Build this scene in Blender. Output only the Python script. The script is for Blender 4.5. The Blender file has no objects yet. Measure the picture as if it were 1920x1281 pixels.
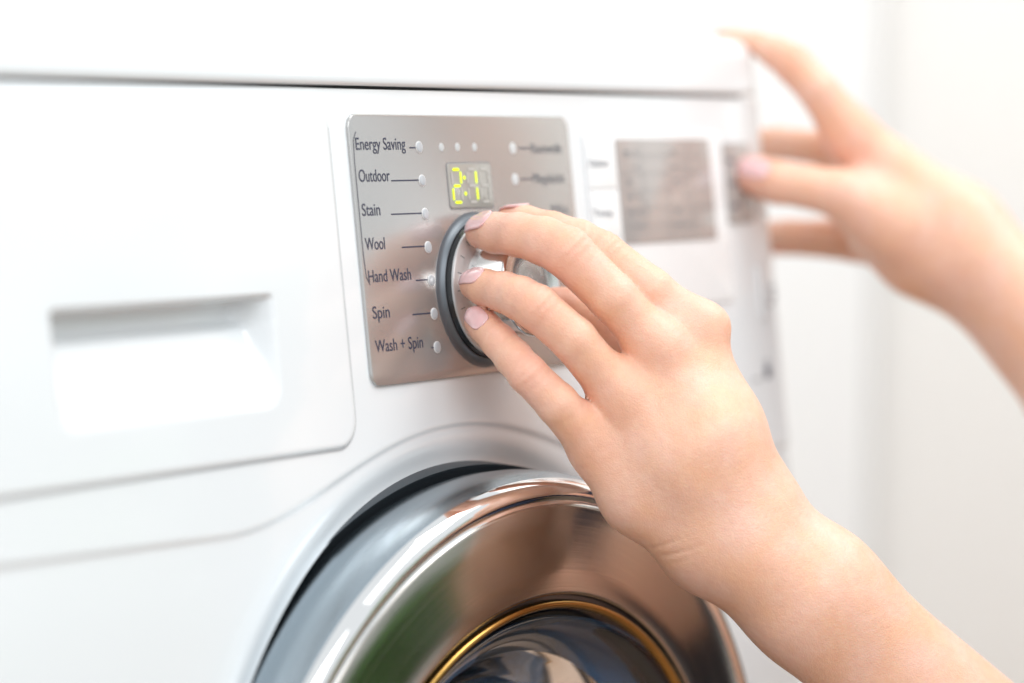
import bpy, bmesh, math
import numpy as np
from mathutils import Vector, Matrix

# ---------------------------------------------------------------- camera
F_PX, W_PX, H_PX = 5543.69, 1920.0, 1281.0
YAW, PIT, ROL = math.radians(57.0268), math.radians(4.2181), math.radians(0.4519)
CAM = np.array([-0.914979, -0.656710, 0.101086])
FW = np.array([math.sin(YAW)*math.cos(PIT), math.cos(YAW)*math.cos(PIT), -math.sin(PIT)])
_r = np.array([math.cos(YAW), -math.sin(YAW), 0.0]); _u = np.cross(_r, FW)
RT = _r*math.cos(ROL) + _u*math.sin(ROL)
UP = -_r*math.sin(ROL) + _u*math.cos(ROL)
TAU = math.radians(6.9465)
FOCUS = 1.150

scene = bpy.context.scene
col = scene.collection
cd = bpy.data.cameras.new('camera'); cam = bpy.data.objects.new('camera', cd); col.objects.link(cam)
m = Matrix.Identity(4)
for i in range(3):
    m[i][0] = RT[i]; m[i][1] = UP[i]; m[i][2] = -FW[i]; m[i][3] = CAM[i]
cam.matrix_world = m
cd.sensor_width = 36.0; cd.sensor_fit = 'HORIZONTAL'; cd.lens = F_PX/W_PX*36.0
cd.clip_start = 0.02; cd.clip_end = 50
cd.dof.use_dof = True; cd.dof.focus_distance = FOCUS; cd.dof.aperture_fstop = 3.4
scene.camera = cam

# ---------------------------------------------------------------- light
world = bpy.data.worlds.new('World'); scene.world = world; world.use_nodes = True
bg = world.node_tree.nodes['Background']
bg.inputs[0].default_value = (0.92, 0.965, 1.0, 1); bg.inputs[1].default_value = 0.86

def area(name, loc, target, sx, sy, power, color):
    ld = bpy.data.lights.new(name, 'AREA'); ld.shape = 'RECTANGLE'; ld.size = sx; ld.size_y = sy
    ld.energy = power; ld.color = color
    o = bpy.data.objects.new(name, ld); col.objects.link(o)
    o.location = loc
    o.rotation_euler = (Vector(target)-Vector(loc)).to_track_quat('-Z', 'Y').to_euler()
    return o
area('softbox_key', (-1.3, -1.7, 1.5), (0.1, 0, 0), 1.6, 1.6, 27, (0.985, 0.99, 1.0))
area('softbox_overhead', (0.7, -1.2, 2.2), (0.1, 0.1, 0), 1.8, 1.2, 8, (0.98, 0.99, 1.0))
area('wall_fill_lamp', (0.75, -0.75, 1.75), (1.55, 0.45, -0.1), 1.0, 1.0, 17, (1.0, 0.985, 0.96))  # added fill lamp that brightens the far wall corner
_p = np.array([-0.062, 0.009, 0.080])          # where the drawer front mirrors the small lamp added for its highlight
_d = (_p-CAM)/np.linalg.norm(_p-CAM); _n = np.array([0, -math.cos(TAU), math.sin(TAU)])
_l = _p + 2.3*(_d-2*(_d@_n)*_n)
area('drawer_highlight_lamp', tuple(_l), tuple(_p), 0.05, 0.15, 0.21, (1.0, 1.0, 1.0))

scene.view_settings.view_transform = 'Standard'
scene.view_settings.look = 'None'
scene.view_settings.exposure = 0.17
scene.view_settings.gamma = 1.0
scene.render.engine = 'CYCLES'
scene.cycles.max_bounces = 10

# ---------------------------------------------------------------- helpers
def at(px, py, depth):
    """world point seen at photo pixel (px, py), depth metres along the optical axis"""
    return CAM + depth*(FW + RT*((px-W_PX/2)/F_PX) - UP*((py-H_PX/2)/F_PX))
def fas(u, v, h=0.0):
    """point on the tilted control fascia; metres"""
    return (u, v*math.sin(TAU)-h*math.cos(TAU), v*math.cos(TAU)+h*math.sin(TAU))
def hit(px, py, h=0.0):
    d = FW + RT*((px-W_PX/2)/F_PX) - UP*((py-H_PX/2)/F_PX)
    n = np.array([0, -math.cos(TAU), math.sin(TAU)])
    t = (h - CAM@n)/(d@n); P = CAM + t*d
    return P[0], P[2]*math.cos(TAU)+P[1]*math.sin(TAU)

def tag(o, label=None, cat=None, kind=None, group=None):
    if label: o['label'] = label
    if cat: o['category'] = cat
    if kind: o['kind'] = kind
    if group: o['group'] = group
    return o
def empty(name, loc=(0, 0, 0)):
    o = bpy.data.objects.new(name, None); col.objects.link(o); o.location = loc
    o.empty_display_size = 0.05
    return o
def link(name, me, mat, parent=None, smooth=True):
    o = bpy.data.objects.new(name, me); col.objects.link(o)
    if mat is not None:
        me.materials.clear(); me.materials.append(mat)
    if smooth:
        me.polygons.foreach_set('use_smooth', [True]*len(me.polygons))
    if parent is not None:
        o.parent = parent
        off = Vector((0, 0, 0)); p = parent
        while p is not None:
            off += p.location; p = p.parent
        o.location = -off
    return o
def pydata(name, v, f, mat, parent=None, smooth=True):
    me = bpy.data.meshes.new(name)
    me.from_pydata([tuple(map(float, p)) for p in v], [], [tuple(map(int, q)) for q in f]); me.update()
    return link(name, me, mat, parent, smooth)
def bmobj(name, bm, mat, parent=None, smooth=True):
    bmesh.ops.recalc_face_normals(bm, faces=bm.faces)
    me = bpy.data.meshes.new(name); bm.to_mesh(me); bm.free()
    return link(name, me, mat, parent, smooth)
def sharp(o, deg=35):
    me = o.data
    bm = bmesh.new(); bm.from_mesh(me)
    for e in bm.edges:
        if len(e.link_faces) == 2 and e.calc_face_angle(0) > math.radians(deg):
            e.smooth = False
    bm.to_mesh(me); bm.free()
    return o

# rounded polygon in the fascia plane
def rrect(u0, u1, v0, v1, r, n=8):
    pts = []
    for cx, cy, a0 in ((u1-r, v1-r, 0), (u0+r, v1-r, 90), (u0+r, v0+r, 180), (u1-r, v0+r, 270)):
        for i in range(n+1):
            a = math.radians(a0+90*i/n); pts.append((cx+r*math.cos(a), cy+r*math.sin(a)))
    return pts
def circle2(cu, cv, r, n=40):
    return [(cu+r*math.cos(2*math.pi*i/n), cv+r*math.sin(2*math.pi*i/n)) for i in range(n)]
def plate(name, pts, h0, h1, mat, parent, bev=0.0, smooth=True):
    """solid plate of outline pts from height h0 to h1 above the fascia, edge bevelled"""
    n = len(pts)
    c = np.mean(np.array(pts), 0)
    P = np.array(pts)
    # inset outline by bev
    nx = np.roll(P, -1, 0)-np.roll(P, 1, 0); nn = np.stack([nx[:, 1], -nx[:, 0]], 1)
    nn /= np.linalg.norm(nn, axis=1)[:, None]+1e-12
    v = [fas(a, b, h0) for a, b in P]
    rings = [0]
    if bev > 0:
        for k in range(4):
            t = math.radians(90*k/3)
            q = P - nn*bev*(1-math.cos(t)); hh = h1-bev+bev*math.sin(t)
            v += [fas(a, b, hh) for a, b in q]
        R = 5
    else:
        v += [fas(a, b, h1) for a, b in P]; R = 2
    f = []
    for k in range(R-1):
        for i in range(n):
            j = (i+1) % n
            f.append((k*n+i, k*n+j, (k+1)*n+j, (k+1)*n+i))
    f.append(tuple((R-1)*n+i for i in range(n)))
    f.append(tuple(reversed(range(n))))
    o = pydata(name, v, f, mat, parent, smooth)
    return sharp(o, 50)
def flat(name, pts, h, mat, parent):
    return pydata(name, [fas(a, b, h) for a, b in pts], [tuple(range(len(pts)))], mat, parent, False)
def polyline(pts, w, h, name, mat, parent):
    P = np.array(pts); t = np.gradient(P, axis=0); t /= np.linalg.norm(t, axis=1)[:, None]
    nn = np.stack([-t[:, 1], t[:, 0]], 1)*w/2
    v = [fas(*q, h) for q in P-nn]+[fas(*q, h) for q in P+nn]
    n = len(P); f = [(i, i+1, n+i+1, n+i) for i in range(n-1)]
    return pydata(name, v, f, mat, parent, False)

# ---------------------------------------------------------------- materials
def mat(name):
    mt = bpy.data.materials.new(name); mt.use_nodes = True
    nt = mt.node_tree; b = nt.nodes['Principled BSDF']
    return mt, nt, b
def simple(name, color, rough=0.4, metal=0.0, coat=0.0, spec=0.5, noise=0.0, nscale=40.0, bump=0.0, bscale=300.0, emis=None, estr=0.0):
    mt, nt, b = mat(name)
    b.inputs['Base Color'].default_value = (*color, 1); b.inputs['Roughness'].default_value = rough
    b.inputs['Metallic'].default_value = metal; b.inputs['Coat Weight'].default_value = coat
    b.inputs['Coat Roughness'].default_value = 0.06
    b.inputs['Specular IOR Level'].default_value = spec
    tc = nt.nodes.new('ShaderNodeTexCoord')
    if noise > 0:
        nz = nt.nodes.new('ShaderNodeTexNoise'); nz.inputs['Scale'].default_value = nscale; nz.inputs['Detail'].default_value = 5
        nt.links.new(tc.outputs['Object'], nz.inputs['Vector'])
        mr = nt.nodes.new('ShaderNodeMapRange'); mr.inputs['To Min'].default_value = rough-noise; mr.inputs['To Max'].default_value = rough+noise
        mr.inputs['From Min'].default_value = 0.3; mr.inputs['From Max'].default_value = 0.7
        nt.links.new(nz.outputs['Fac'], mr.inputs['Value']); nt.links.new(mr.outputs[0], b.inputs['Roughness'])
    if bump > 0:
        nz = nt.nodes.new('ShaderNodeTexNoise'); nz.inputs['Scale'].default_value = bscale; nz.inputs['Detail'].default_value = 3
        nt.links.new(tc.outputs['Object'], nz.inputs['Vector'])
        bp = nt.nodes.new('ShaderNodeBump'); bp.inputs['Strength'].default_value = bump; bp.inputs['Distance'].default_value = 0.001
        nt.links.new(nz.outputs['Fac'], bp.inputs['Height']); nt.links.new(bp.outputs[0], b.inputs['Normal'])
    if emis:
        b.inputs['Emission Color'].default_value = (*emis, 1); b.inputs['Emission Strength'].default_value = estr
    return mt

M = {}
M['white'] = simple('white_enamel', (0.795, 0.835, 0.855), 0.22, 0, 0.6, 0.5, noise=0.04, nscale=12, bump=0.02, bscale=90)
M['white_trim'] = simple('white_plastic', (0.84, 0.85, 0.855), 0.3, 0, 0.2)
M['label_white'] = simple('pale_label_print', (0.86, 0.88, 0.88), 0.35)
M['gap'] = simple('painted_gap_shade', (0.02, 0.022, 0.024), 0.5)  # near-black stand-in for the shade inside the lid seam
M['rubber'] = simple('black_gloss_plastic', (0.012, 0.014, 0.017), 0.22, coat=0.3)
M['print'] = simple('dark_blue_grey_print', (0.045, 0.05, 0.085), 0.5)
M['print_pale'] = simple('grey_print', (0.22, 0.24, 0.25), 0.5)
M['led_off'] = simple('unlit_indicator_lens', (0.47, 0.50, 0.53), 0.2, coat=0.4)
M['led_rim'] = simple('indicator_rim_print', (0.66, 0.66, 0.66), 0.6)
M['lcd'] = simple('display_window', (0.36, 0.35, 0.32), 0.18, coat=0.5)
M['seg_off'] = simple('unlit_segment', (0.50, 0.49, 0.46), 0.4)
M['seg_on'] = simple('lit_green_segment', (0.4, 0.5, 0.0), 0.4, emis=(0.78, 1.0, 0.015), estr=1.0)
M['chrome'] = simple('polished_chrome', (0.86, 0.85, 0.84), 0.05, 1.0, noise=0.015, nscale=30)
M['gold'] = simple('gold_trim', (0.46, 0.27, 0.08), 0.22, 1.0)
M['screen'] = simple('grey_display_screen', (0.42, 0.39, 0.375), 0.12, coat=0.6)
M['wall'] = simple('wall_paint', (0.92, 0.925, 0.93), 0.7, bump=0.1, bscale=160)
M['wall2'] = simple('wall_paint_light_tint', (0.90, 0.88, 0.85), 0.7, bump=0.1, bscale=160)  # warmer copy of the wall paint, with the side wall's different light painted in
M['nail'] = None

def brushed(name, color, rough, mode, centre=None, bump=0.05, freq=900.0):
    """satin metal: fine grain lines along x (mode 'x') or in circles around 'centre' (mode 'ring')"""
    mt, nt, b = mat(name)
    b.inputs['Base Color'].default_value = (*color, 1); b.inputs['Metallic'].default_value = 1; b.inputs['Roughness'].default_value = rough
    tc = nt.nodes.new('ShaderNodeTexCoord')
    nz = nt.nodes.new('ShaderNodeTexNoise'); nz.inputs['Detail'].default_value = 4; nz.inputs['Scale'].default_value = 1.0
    if mode == 'x':
        mp = nt.nodes.new('ShaderNodeMapping'); mp.inputs['Scale'].default_value = (40, freq*4, freq*4)
        nt.links.new(tc.outputs['Object'], mp.inputs['Vector']); nt.links.new(mp.outputs[0], nz.inputs['Vector'])
    else:
        sub = nt.nodes.new('ShaderNodeVectorMath'); sub.operation = 'SUBTRACT'; sub.inputs[1].default_value = centre
        nt.links.new(tc.outputs['Object'], sub.inputs[0])
        ln = nt.nodes.new('ShaderNodeVectorMath'); ln.operation = 'LENGTH'; nt.links.new(sub.outputs[0], ln.inputs[0])
        nr = nt.nodes.new('ShaderNodeVectorMath'); nr.operation = 'NORMALIZE'; nt.links.new(sub.outputs[0], nr.inputs[0])
        sc = nt.nodes.new('ShaderNodeVectorMath'); sc.operation = 'SCALE'; sc.inputs['Scale'].default_value = 3.0; nt.links.new(nr.outputs[0], sc.inputs[0])
        ml = nt.nodes.new('ShaderNodeMath'); ml.operation = 'MULTIPLY'; ml.inputs[1].default_value = freq*2; nt.links.new(ln.outputs['Value'], ml.inputs[0])
        cb = nt.nodes.new('ShaderNodeCombineXYZ'); nt.links.new(ml.outputs[0], cb.inputs[0])
        ad = nt.nodes.new('ShaderNodeVectorMath'); ad.operation = 'ADD'; nt.links.new(cb.outputs[0], ad.inputs[0]); nt.links.new(sc.outputs[0], ad.inputs[1])
        nt.links.new(ad.outputs[0], nz.inputs['Vector'])
    mr = nt.nodes.new('ShaderNodeMapRange'); mr.inputs['From Min'].default_value = 0.3; mr.inputs['From Max'].default_value = 0.7
    kv = 0.06 if mode == 'x' else 0.25
    mr.inputs['To Min'].default_value = rough*(1-kv); mr.inputs['To Max'].default_value = rough*(1+kv)
    nt.links.new(nz.outputs['Fac'], mr.inputs['Value']); nt.links.new(mr.outputs[0], b.inputs['Roughness'])
    bp = nt.nodes.new('ShaderNodeBump'); bp.inputs['Strength'].default_value = bump; bp.inputs['Distance'].default_value = 0.0003
    nt.links.new(nz.outputs['Fac'], bp.inputs['Height']); nt.links.new(bp.outputs[0], b.inputs['Normal'])
    return mt

# ---------------------------------------------------------------- setting
def wall_slab(name, x0, x1, y0, y1, z0, z1, mt):
    bm = bmesh.new(); bmesh.ops.create_cube(bm, size=1)
    for v in bm.verts:
        v.co = Vector((x0+(v.co.x+.5)*(x1-x0), y0+(v.co.y+.5)*(y1-y0), z0+(v.co.z+.5)*(z1-z0)))
    return bmobj(name, bm, mt, None, False)
FLOOR_Z = -0.70
tag(wall_slab('wall_back', -1.6, 1.70, 0.62, 0.72, FLOOR_Z, 1.8, M['wall']), kind='structure')
tag(wall_slab('wall_right', 1.712, 1.82, -1.3, 0.72, FLOOR_Z, 1.8, M['wall2']), kind='structure')

def floor_mat():
    mt, nt, b = mat('warm_wood_floor')
    tc = nt.nodes.new('ShaderNodeTexCoord'); mp = nt.nodes.new('ShaderNodeMapping'); mp.inputs['Scale'].default_value = (3, 40, 3)
    nz = nt.nodes.new('ShaderNodeTexNoise'); nz.inputs['Scale'].default_value = 1; nz.inputs['Detail'].default_value = 6
    cr = nt.nodes.new('ShaderNodeValToRGB'); cr.color_ramp.elements[0].color = (0.22, 0.125, 0.07, 1); cr.color_ramp.elements[1].color = (0.42, 0.27, 0.17, 1)
    nt.links.new(tc.outputs['Object'], mp.inputs[0]); nt.links.new(mp.outputs[0], nz.inputs['Vector'])
    nt.links.new(nz.outputs['Fac'], cr.inputs[0]); nt.links.new(cr.outputs[0], b.inputs['Base Color'])
    b.inputs['Roughness'].default_value = 0.35
    return mt
tag(wall_slab('floor', -2.5, 1.82, -3.0, 0.72, FLOOR_Z-0.05, FLOOR_Z, floor_mat()), kind='structure')

# ---------------------------------------------------------------- washing machine
XL, XR = -0.262, 0.337
wm = empty('washing_machine', (0.036, 0.25, FLOOR_Z))
tag(wm, 'white front loading washing machine with silver control panel and chrome porthole door', 'washing machine')

DC = np.array([0.053, 0.0, -0.210])       # door centre
BE, AL = math.radians(-4.2), math.radians(-0.7)
DEX = np.array([math.cos(BE), math.sin(BE), 0]); DEZ = np.array([0, math.sin(AL), math.cos(AL)])
DN = np.cross(DEX, DEZ); DN = DN if DN[1] < 0 else -DN

def sstep(e0, e1, x):
    t = np.clip((x-e0)/(e1-e0), 0, 1); return t*t*(3-2*t)
def crease_line(x):
    # height of the shallow crease running left from the door surround
    return np.interp(x, [-0.30, -0.20, -0.10, 0.2], [-0.040, -0.043, -0.046, -0.05])
def front_y(x, z):
    zs = 0.020
    t = math.tan(TAU)
    # fascia plane above, bending to vertical below
    y = np.where(z > -0.06, z*t, 0)
    zb = np.clip((z+0.06)/0.12, -1, 0)     # bend over 12 cm
    y = np.where(z <= -0.06, -0.06*t + 0.12*t*(zb+0.5*zb*zb), y)
    r = np.hypot(x-DC[0], z-DC[2])
    a = z-crease_line(x); b = r-0.1915
    k = 0.030; h = np.clip(0.5+0.5*(b-a)/k, 0, 1); sd = b*(1-h)+a*h-k*h*(1-h)
    y = y + 0.0011*sstep(0.0010, -0.0014, sd)
    y = y + 0.0035*sstep(0.1895, 0.1755, r)**1.3
    # rounded right and left edges
    R = 0.008
    for e, s in ((XR, 1), (XL, -1)):
        q = np.clip((s*(x-e)+R)/R, 0, 1); y = y + R*(1-np.sqrt(np.clip(1-q*q, 0, 1)))
    return y
def front_panel():
    step = 0.0028
    edge = 0.0005
    xs = np.concatenate([XL+0.013*(1-np.cos(np.linspace(0, np.pi/2, 8))), np.arange(XL+0.0152, XR-0.0145, step), XR-0.013*(1-np.cos(np.linspace(np.pi/2, 0, 8)))])
    # finer rows near the crease
    ztop = 0.1146*math.cos(TAU)
    zs = np.concatenate([np.arange(-0.69, -0.20, 0.006), np.arange(-0.20, 0.0, 0.0010), np.linspace(0.0, ztop, 30)])
    X, Z = np.meshgrid(xs, zs); Y = front_y(X, Z)
    nz, nx = X.shape
    v = list(np.stack([X, Y, Z], -1).reshape(-1, 3))
    # fold the top row back into the seam
    i0 = len(v); v += [(x, y+0.020, ztop-0.0002) for x, y in zip(X[-1], Y[-1])]
    f = []
    rr = np.hypot(X-DC[0], Z-DC[2])
    HR = 0.1754
    inside = rr <= HR+1e-6
    snap = inside & (rr > HR-0.0045)
    ang = np.arctan2(Z-DC[2], X-DC[0]); X = np.where(snap, DC[0]+HR*np.cos(ang), X); Z = np.where(snap, DC[2]+HR*np.sin(ang), Z); Y = front_y(X, Z)
    v[:nz*nx] = list(np.stack([X, Y, Z], -1).reshape(-1, 3))
    insc = (X > -0.1815) & (X < -0.0565) & (Z > -0.0065) & (Z < 0.0415)
    for j in range(nz-1):
        for i in range(nx-1):
            if inside[j, i] and inside[j, i+1] and inside[j+1, i] and inside[j+1, i+1]: continue
            if insc[j, i] and insc[j, i+1] and insc[j+1, i] and insc[j+1, i+1]: continue
            f.append((j*nx+i, j*nx+i+1, (j+1)*nx+i+1, (j+1)*nx+i))
    for i in range(nx-1):
        f.append(((nz-1)*nx+i, (nz-1)*nx+i+1, i0+i+1, i0+i))
    o = pydata('front_panel', v, f, M['white'], wm)
    return sharp(o, 50)
front_panel()

# cabinet: sides, back, bottom
def cabinet():
    bm = bmesh.new()
    x0, x1, y1, z0, z1 = XL, XR, 0.55, -0.69, 0.1130
    def q(*p): bm.faces.new([bm.verts.new(a) for a in p])
    zz = np.linspace(z0, z1, 20); 
    for x in (x0, x1):
        yf = [float(front_y(np.array(x), np.array(z))) for z in zz]
        for a in range(19):
            q((x, yf[a]+.0005, zz[a]), (x, y1, zz[a]), (x, y1, zz[a+1]), (x, yf[a+1]+.0005, zz[a+1]))
    q((x0, y1, z0), (x1, y1, z0), (x1, y1, z1), (x0, y1, z1))
    q((x0, 0.03, z0), (x1, 0.03, z0), (x1, y1, z0), (x0, y1, z0))
    q((x0, 0.035, z1), (x1, 0.035, z1), (x1, y1, z1), (x0, y1, z1))
    bmesh.ops.remove_doubles(bm, verts=bm.verts, dist=1e-6)
    return bmobj('cabinet', bm, M['white'], wm, False)
cabinet()

def lid():
    # profile in (y, z), extruded along x with rounded ends
    zb = 0.1146*math.cos(TAU)+0.0013
    yb = 0.1146*math.sin(TAU)
    prof = [(0.03, 0.0), (-0.0005, 0.0), (-0.0016, 0.0006), (-0.002, 0.0018)]
    for k in range(1, 7): prof.append((-0.002+0.0022*k/6, 0.0018+0.0155*k/6))
    for k in range(1, 13):
        a = math.radians(90*k/12); prof.append((0.0002+0.013*(1-math.cos(a))+0.002*k/12, 0.0173+0.0105*math.sin(a)))
    prof.append((0.53, 0.0285)); prof.append((0.535, 0.0))
    R = 0.016
    xs = []
    for k in range(9):
        a = math.radians(90*k/8); xs.append((XL-0.001+R*(1-math.cos(a)), 1-math.sin(a)))
    for k in range(9):
        a = math.radians(90*k/8); xs.append((XR+0.001-R+R*math.sin(a), 1-math.cos(a)))
    v = []; n = len(prof)
    for x, s in xs:
        for y, z in prof:
            yy = y + R*s*(1 if y < 0.03 else 0)
            v.append((x, yb+yy, zb+z*(1-0.0*s)))
    f = []
    for i in range(len(xs)-1):
        for j in range(n):
            k = (j+1) % n
            f.append((i*n+j, i*n+k, (i+1)*n+k, (i+1)*n+j))
    f.append(tuple(range(n))); f.append(tuple((len(xs)-1)*n+j for j in reversed(range(n))))
    o = pydata('lid', v, f, M['white'], wm); return sharp(o, 45)
lid()
# dark strip added inside the seam under the lid to paint its shade
bm = bmesh.new()
zt = 0.1146*math.cos(TAU)
for a in [((XL+.01, 0.0185, zt-.003), (XR-.014, 0.0185, zt-.003), (XR-.014, 0.0185, zt+.004), (XL+.01, 0.0185, zt+.004))]:
    bm.faces.new([bm.verts.new(p) for p in a])
bmobj('lid_seam_shade', bm, M['gap'], wm, False)

# detergent drawer front with scooped handle
def drawer():
    u0, u1, v0, v1 = XL+0.010, -0.0135, -0.0215, 0.1128
    H0 = 0.0014
    us = np.arange(u0, u1+1e-6, (u1-u0)/190); vs = np.arange(v0, v1+1e-6, (v1-v0)/150)
    U, V = np.meshgrid(us, vs)
    # rounded-rect signed distance of the drawer outline
    def sdr(U, V, a0, a1, b0, b1, r):
        cx, cy = (a0+a1)/2, (b0+b1)/2
        qx = np.abs(U-cx)-(a1-a0)/2+r; qy = np.abs(V-cy)-(b1-b0)/2+r
        return np.hypot(np.maximum(qx, 0), np.maximum(qy, 0))+np.minimum(np.maximum(qx, qy), 0)-r
    sd = sdr(U, V, u0, u1, v0, v1, 0.012)
    # clamp outside points to the outline: pull toward centre along gradient
    for _ in range(3):
        e = 1e-5
        gx = (sdr(U+e, V, u0, u1, v0, v1, .012)-sdr(U-e, V, u0, u1, v0, v1, .012))/(2*e)
        gy = (sdr(U, V+e, u0, u1, v0, v1, .012)-sdr(U, V-e, u0, u1, v0, v1, .012))/(2*e)
        s = np.maximum(sdr(U, V, u0, u1, v0, v1, .012), 0); U = U-gx*s; V = V-gy*s
    sd = sdr(U, V, u0, u1, v0, v1, .012)
    Hh = H0*np.sqrt(np.clip(1-np.clip((sd+0.0022)/0.0022, 0, 1)**2, 0, 1))
    # scoop
    a0, a1, b0, b1 = -0.1785, -0.0595, -0.0035, 0.0385
    sr = sdr(U, V, a0, a1, b0, b1+0.02, 0.009)
    t = np.clip((V-b0)/(b1-b0), 0, 1)
    depth = 0.012*np.clip(t/0.78, 0, 1)**0.9+0.004*sstep(0.70, 0.82, t)
    wall_in = sstep(0.0008, -0.0065, sr)
    topwall = sstep(b1, b1-0.0022, V)
    D = depth*wall_in**0.8*topwall
    Hh = Hh - D
    ny, nx = U.shape
    v = [fas(a, b, h) for a, b, h in zip(U.ravel(), V.ravel(), Hh.ravel())]
    f = [(j*nx+i, j*nx+i+1, (j+1)*nx+i+1, (j+1)*nx+i) for j in range(ny-1) for i in range(nx-1)]
    o = pydata('detergent_drawer', v, f, M['white'], wm)
    # dark joint line round the drawer
    P = rrect(u0-.0002, u1+.0002, v0-.0002, v1-0.001, 0.012, 10); P.append(P[0])
    polyline(P[8:], 0.0006, 0.0003, 'drawer_joint', simple('joint_shadow_line', (0.45, 0.47, 0.49), 0.6), wm)
    return o
drawer()

# ---- silver control panel
PW, PH = 0.1583, 0.105
M['panel'] = brushed('satin_silver_panel', (0.52, 0.515, 0.505), 0.24, 'x', bump=0.003)
M['panel'].node_tree.nodes['Principled BSDF'].inputs['Metallic'].default_value = 0.70
panel = plate('control_panel', rrect(-0.0018, PW-0.0018, 0, PH, 0.0055, 10), 0.0001, 0.0013, M['panel'], wm, bev=0.0006)
M['edge'] = simple('panel_edge_shadow', (0.25, 0.25, 0.26), 0.4)
HP = 0.00142
FONT = bpy.data.fonts.load('<builtin>') if '<builtin>' not in bpy.data.fonts else bpy.data.fonts['<builtin>']
def text(s, pxl, pxr, pyb, cap, mtl, parent, h=HP, name='lettering', bold=0.0):
    """lettering on the fascia: left/right ends and baseline located on the panel, cap height in metres"""
    cu = bpy.data.curves.new('txt', 'FONT'); cu.body = s; cu.size = 1.0; cu.font = FONT; cu.offset = bold
    ob = bpy.data.objects.new('txt', cu); col.objects.link(ob)
    bpy.context.view_layer.update()
    dg = bpy.context.evaluated_depsgraph_get()
    me = bpy.data.meshes.new_from_object(ob.evaluated_get(dg))
    bpy.data.objects.remove(ob); bpy.data.curves.remove(cu)
    n = len(me.vertices); co = np.zeros(n*3); me.vertices.foreach_get('co', co); co = co.reshape(-1, 3)
    ua, va = hit(pxl, pyb, h); ub, _ = hit(pxr, pyb, h)
    x0, x1 = co[:, 0].min(), co[:, 0].max()
    capu = 0.69
    out = [fas(ua+(c[0]-x0)/(x1-x0)*(ub-ua), va+c[1]/capu*cap, h) for c in co]
    me.vertices.foreach_set('co', np.array(out).ravel()); me.update()
    return link(name, me, mtl, parent, False)
def bar(p0, p1, w, mtl, parent, name='pointer_line', h=HP):
    a = hit(*p0, h); b = hit(*p1, h)
    b = (b[0], a[1])
    return polyline([a, b], w, h, name, mtl, parent)
for s, l, r, b_ in (('Energy Saving', 668, 761, 281), ('Outdoor', 674, 732, 341), ('Stain', 680, 714, 405), ('Wool', 686, 723, 469),
                    ('Hand Wash', 692, 772, 530), ('Spin', 700, 732, 598), ('Wash + Spin', 705, 795, 661)):
    text(s, l, r, b_, 0.0047, M['print'], panel, bold=0.004)
for p0, p1 in (((768, 277), (780, 277)), ((734, 339), (786, 339)), ((734, 402), (792, 401)), ((754, 464), (798, 463)),
               ((780, 526), (804, 526)), ((774, 590), (809, 588)), ((809, 652), (815, 652))):
    bar(p0, p1, 0.00055, M['print'], panel)
def led(px, py, parent=panel):
    u, v = hit(px, py, 0.0017)
    r = plate('indicator_light', circle2(u, v, 0.0024, 28), 0.0010, 0.0016, M['led_rim'], parent, bev=0.0002)
    plate('lens', circle2(u, v, 0.0020, 28), 0.0012, 0.00185, M['led_off'], r, bev=0.0002)
for i in range(7):
    led(787+(821-787)*i/6, 276+(651-276)*i/6)
for p in ((962, 278), (966.5, 336), (971, 396)):
    u, v = hit(*p, 0.0014); plate('faint_indicator', circle2(u, v, 0.0024, 28), 0.001, 0.0014, simple('pale_indicator', (0.62, 0.64, 0.65), 0.35) if 'pale_indicator' not in bpy.data.materials else bpy.data.materials['pale_indicator'], panel, bev=0.0001)
M['print_soft'] = simple('soft_grey_print', (0.17, 0.18, 0.20), 0.5)
for s, l, r, b_ in (('Baumwolle', 998, 1054, 287), ('Pflegeleicht', 1001, 1059, 344), ('Mix', 1036, 1068, 402)):
    text(s, l, r, b_, 0.0042, M['print_soft'], panel)
for p0, p1 in (((972, 278), (996, 278)), ((976, 336), (999, 336)), ((981, 396), (1020, 396))): bar(p0, p1, 0.00055, M['print'], panel)
# thin bracket round the programme names
ua, va = hit(661.5, 247, HP); ub, vb = hit(688, 535, HP)
polyline([(ua+.002, va), (ua, va-.003)]+[(ua-.0006, va-.003-(va-vb-.006)*k/6) for k in range(1, 6)]+[(ua, vb+.003), (ua+.002, vb)], 0.00035, HP, 'bracket_line', M['print'], panel)
M['icon'] = simple('faint_indicator', (0.54, 0.565, 0.575), 0.35)
# three faint indicators above the display
for px in (828, 858, 890):
    u, v = hit(px, 276, 0.0014); plate('icon_lens', circle2(u, v, 0.0017, 20), 0.001, 0.0014, M['icon'], panel, bev=0.0001)

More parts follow.
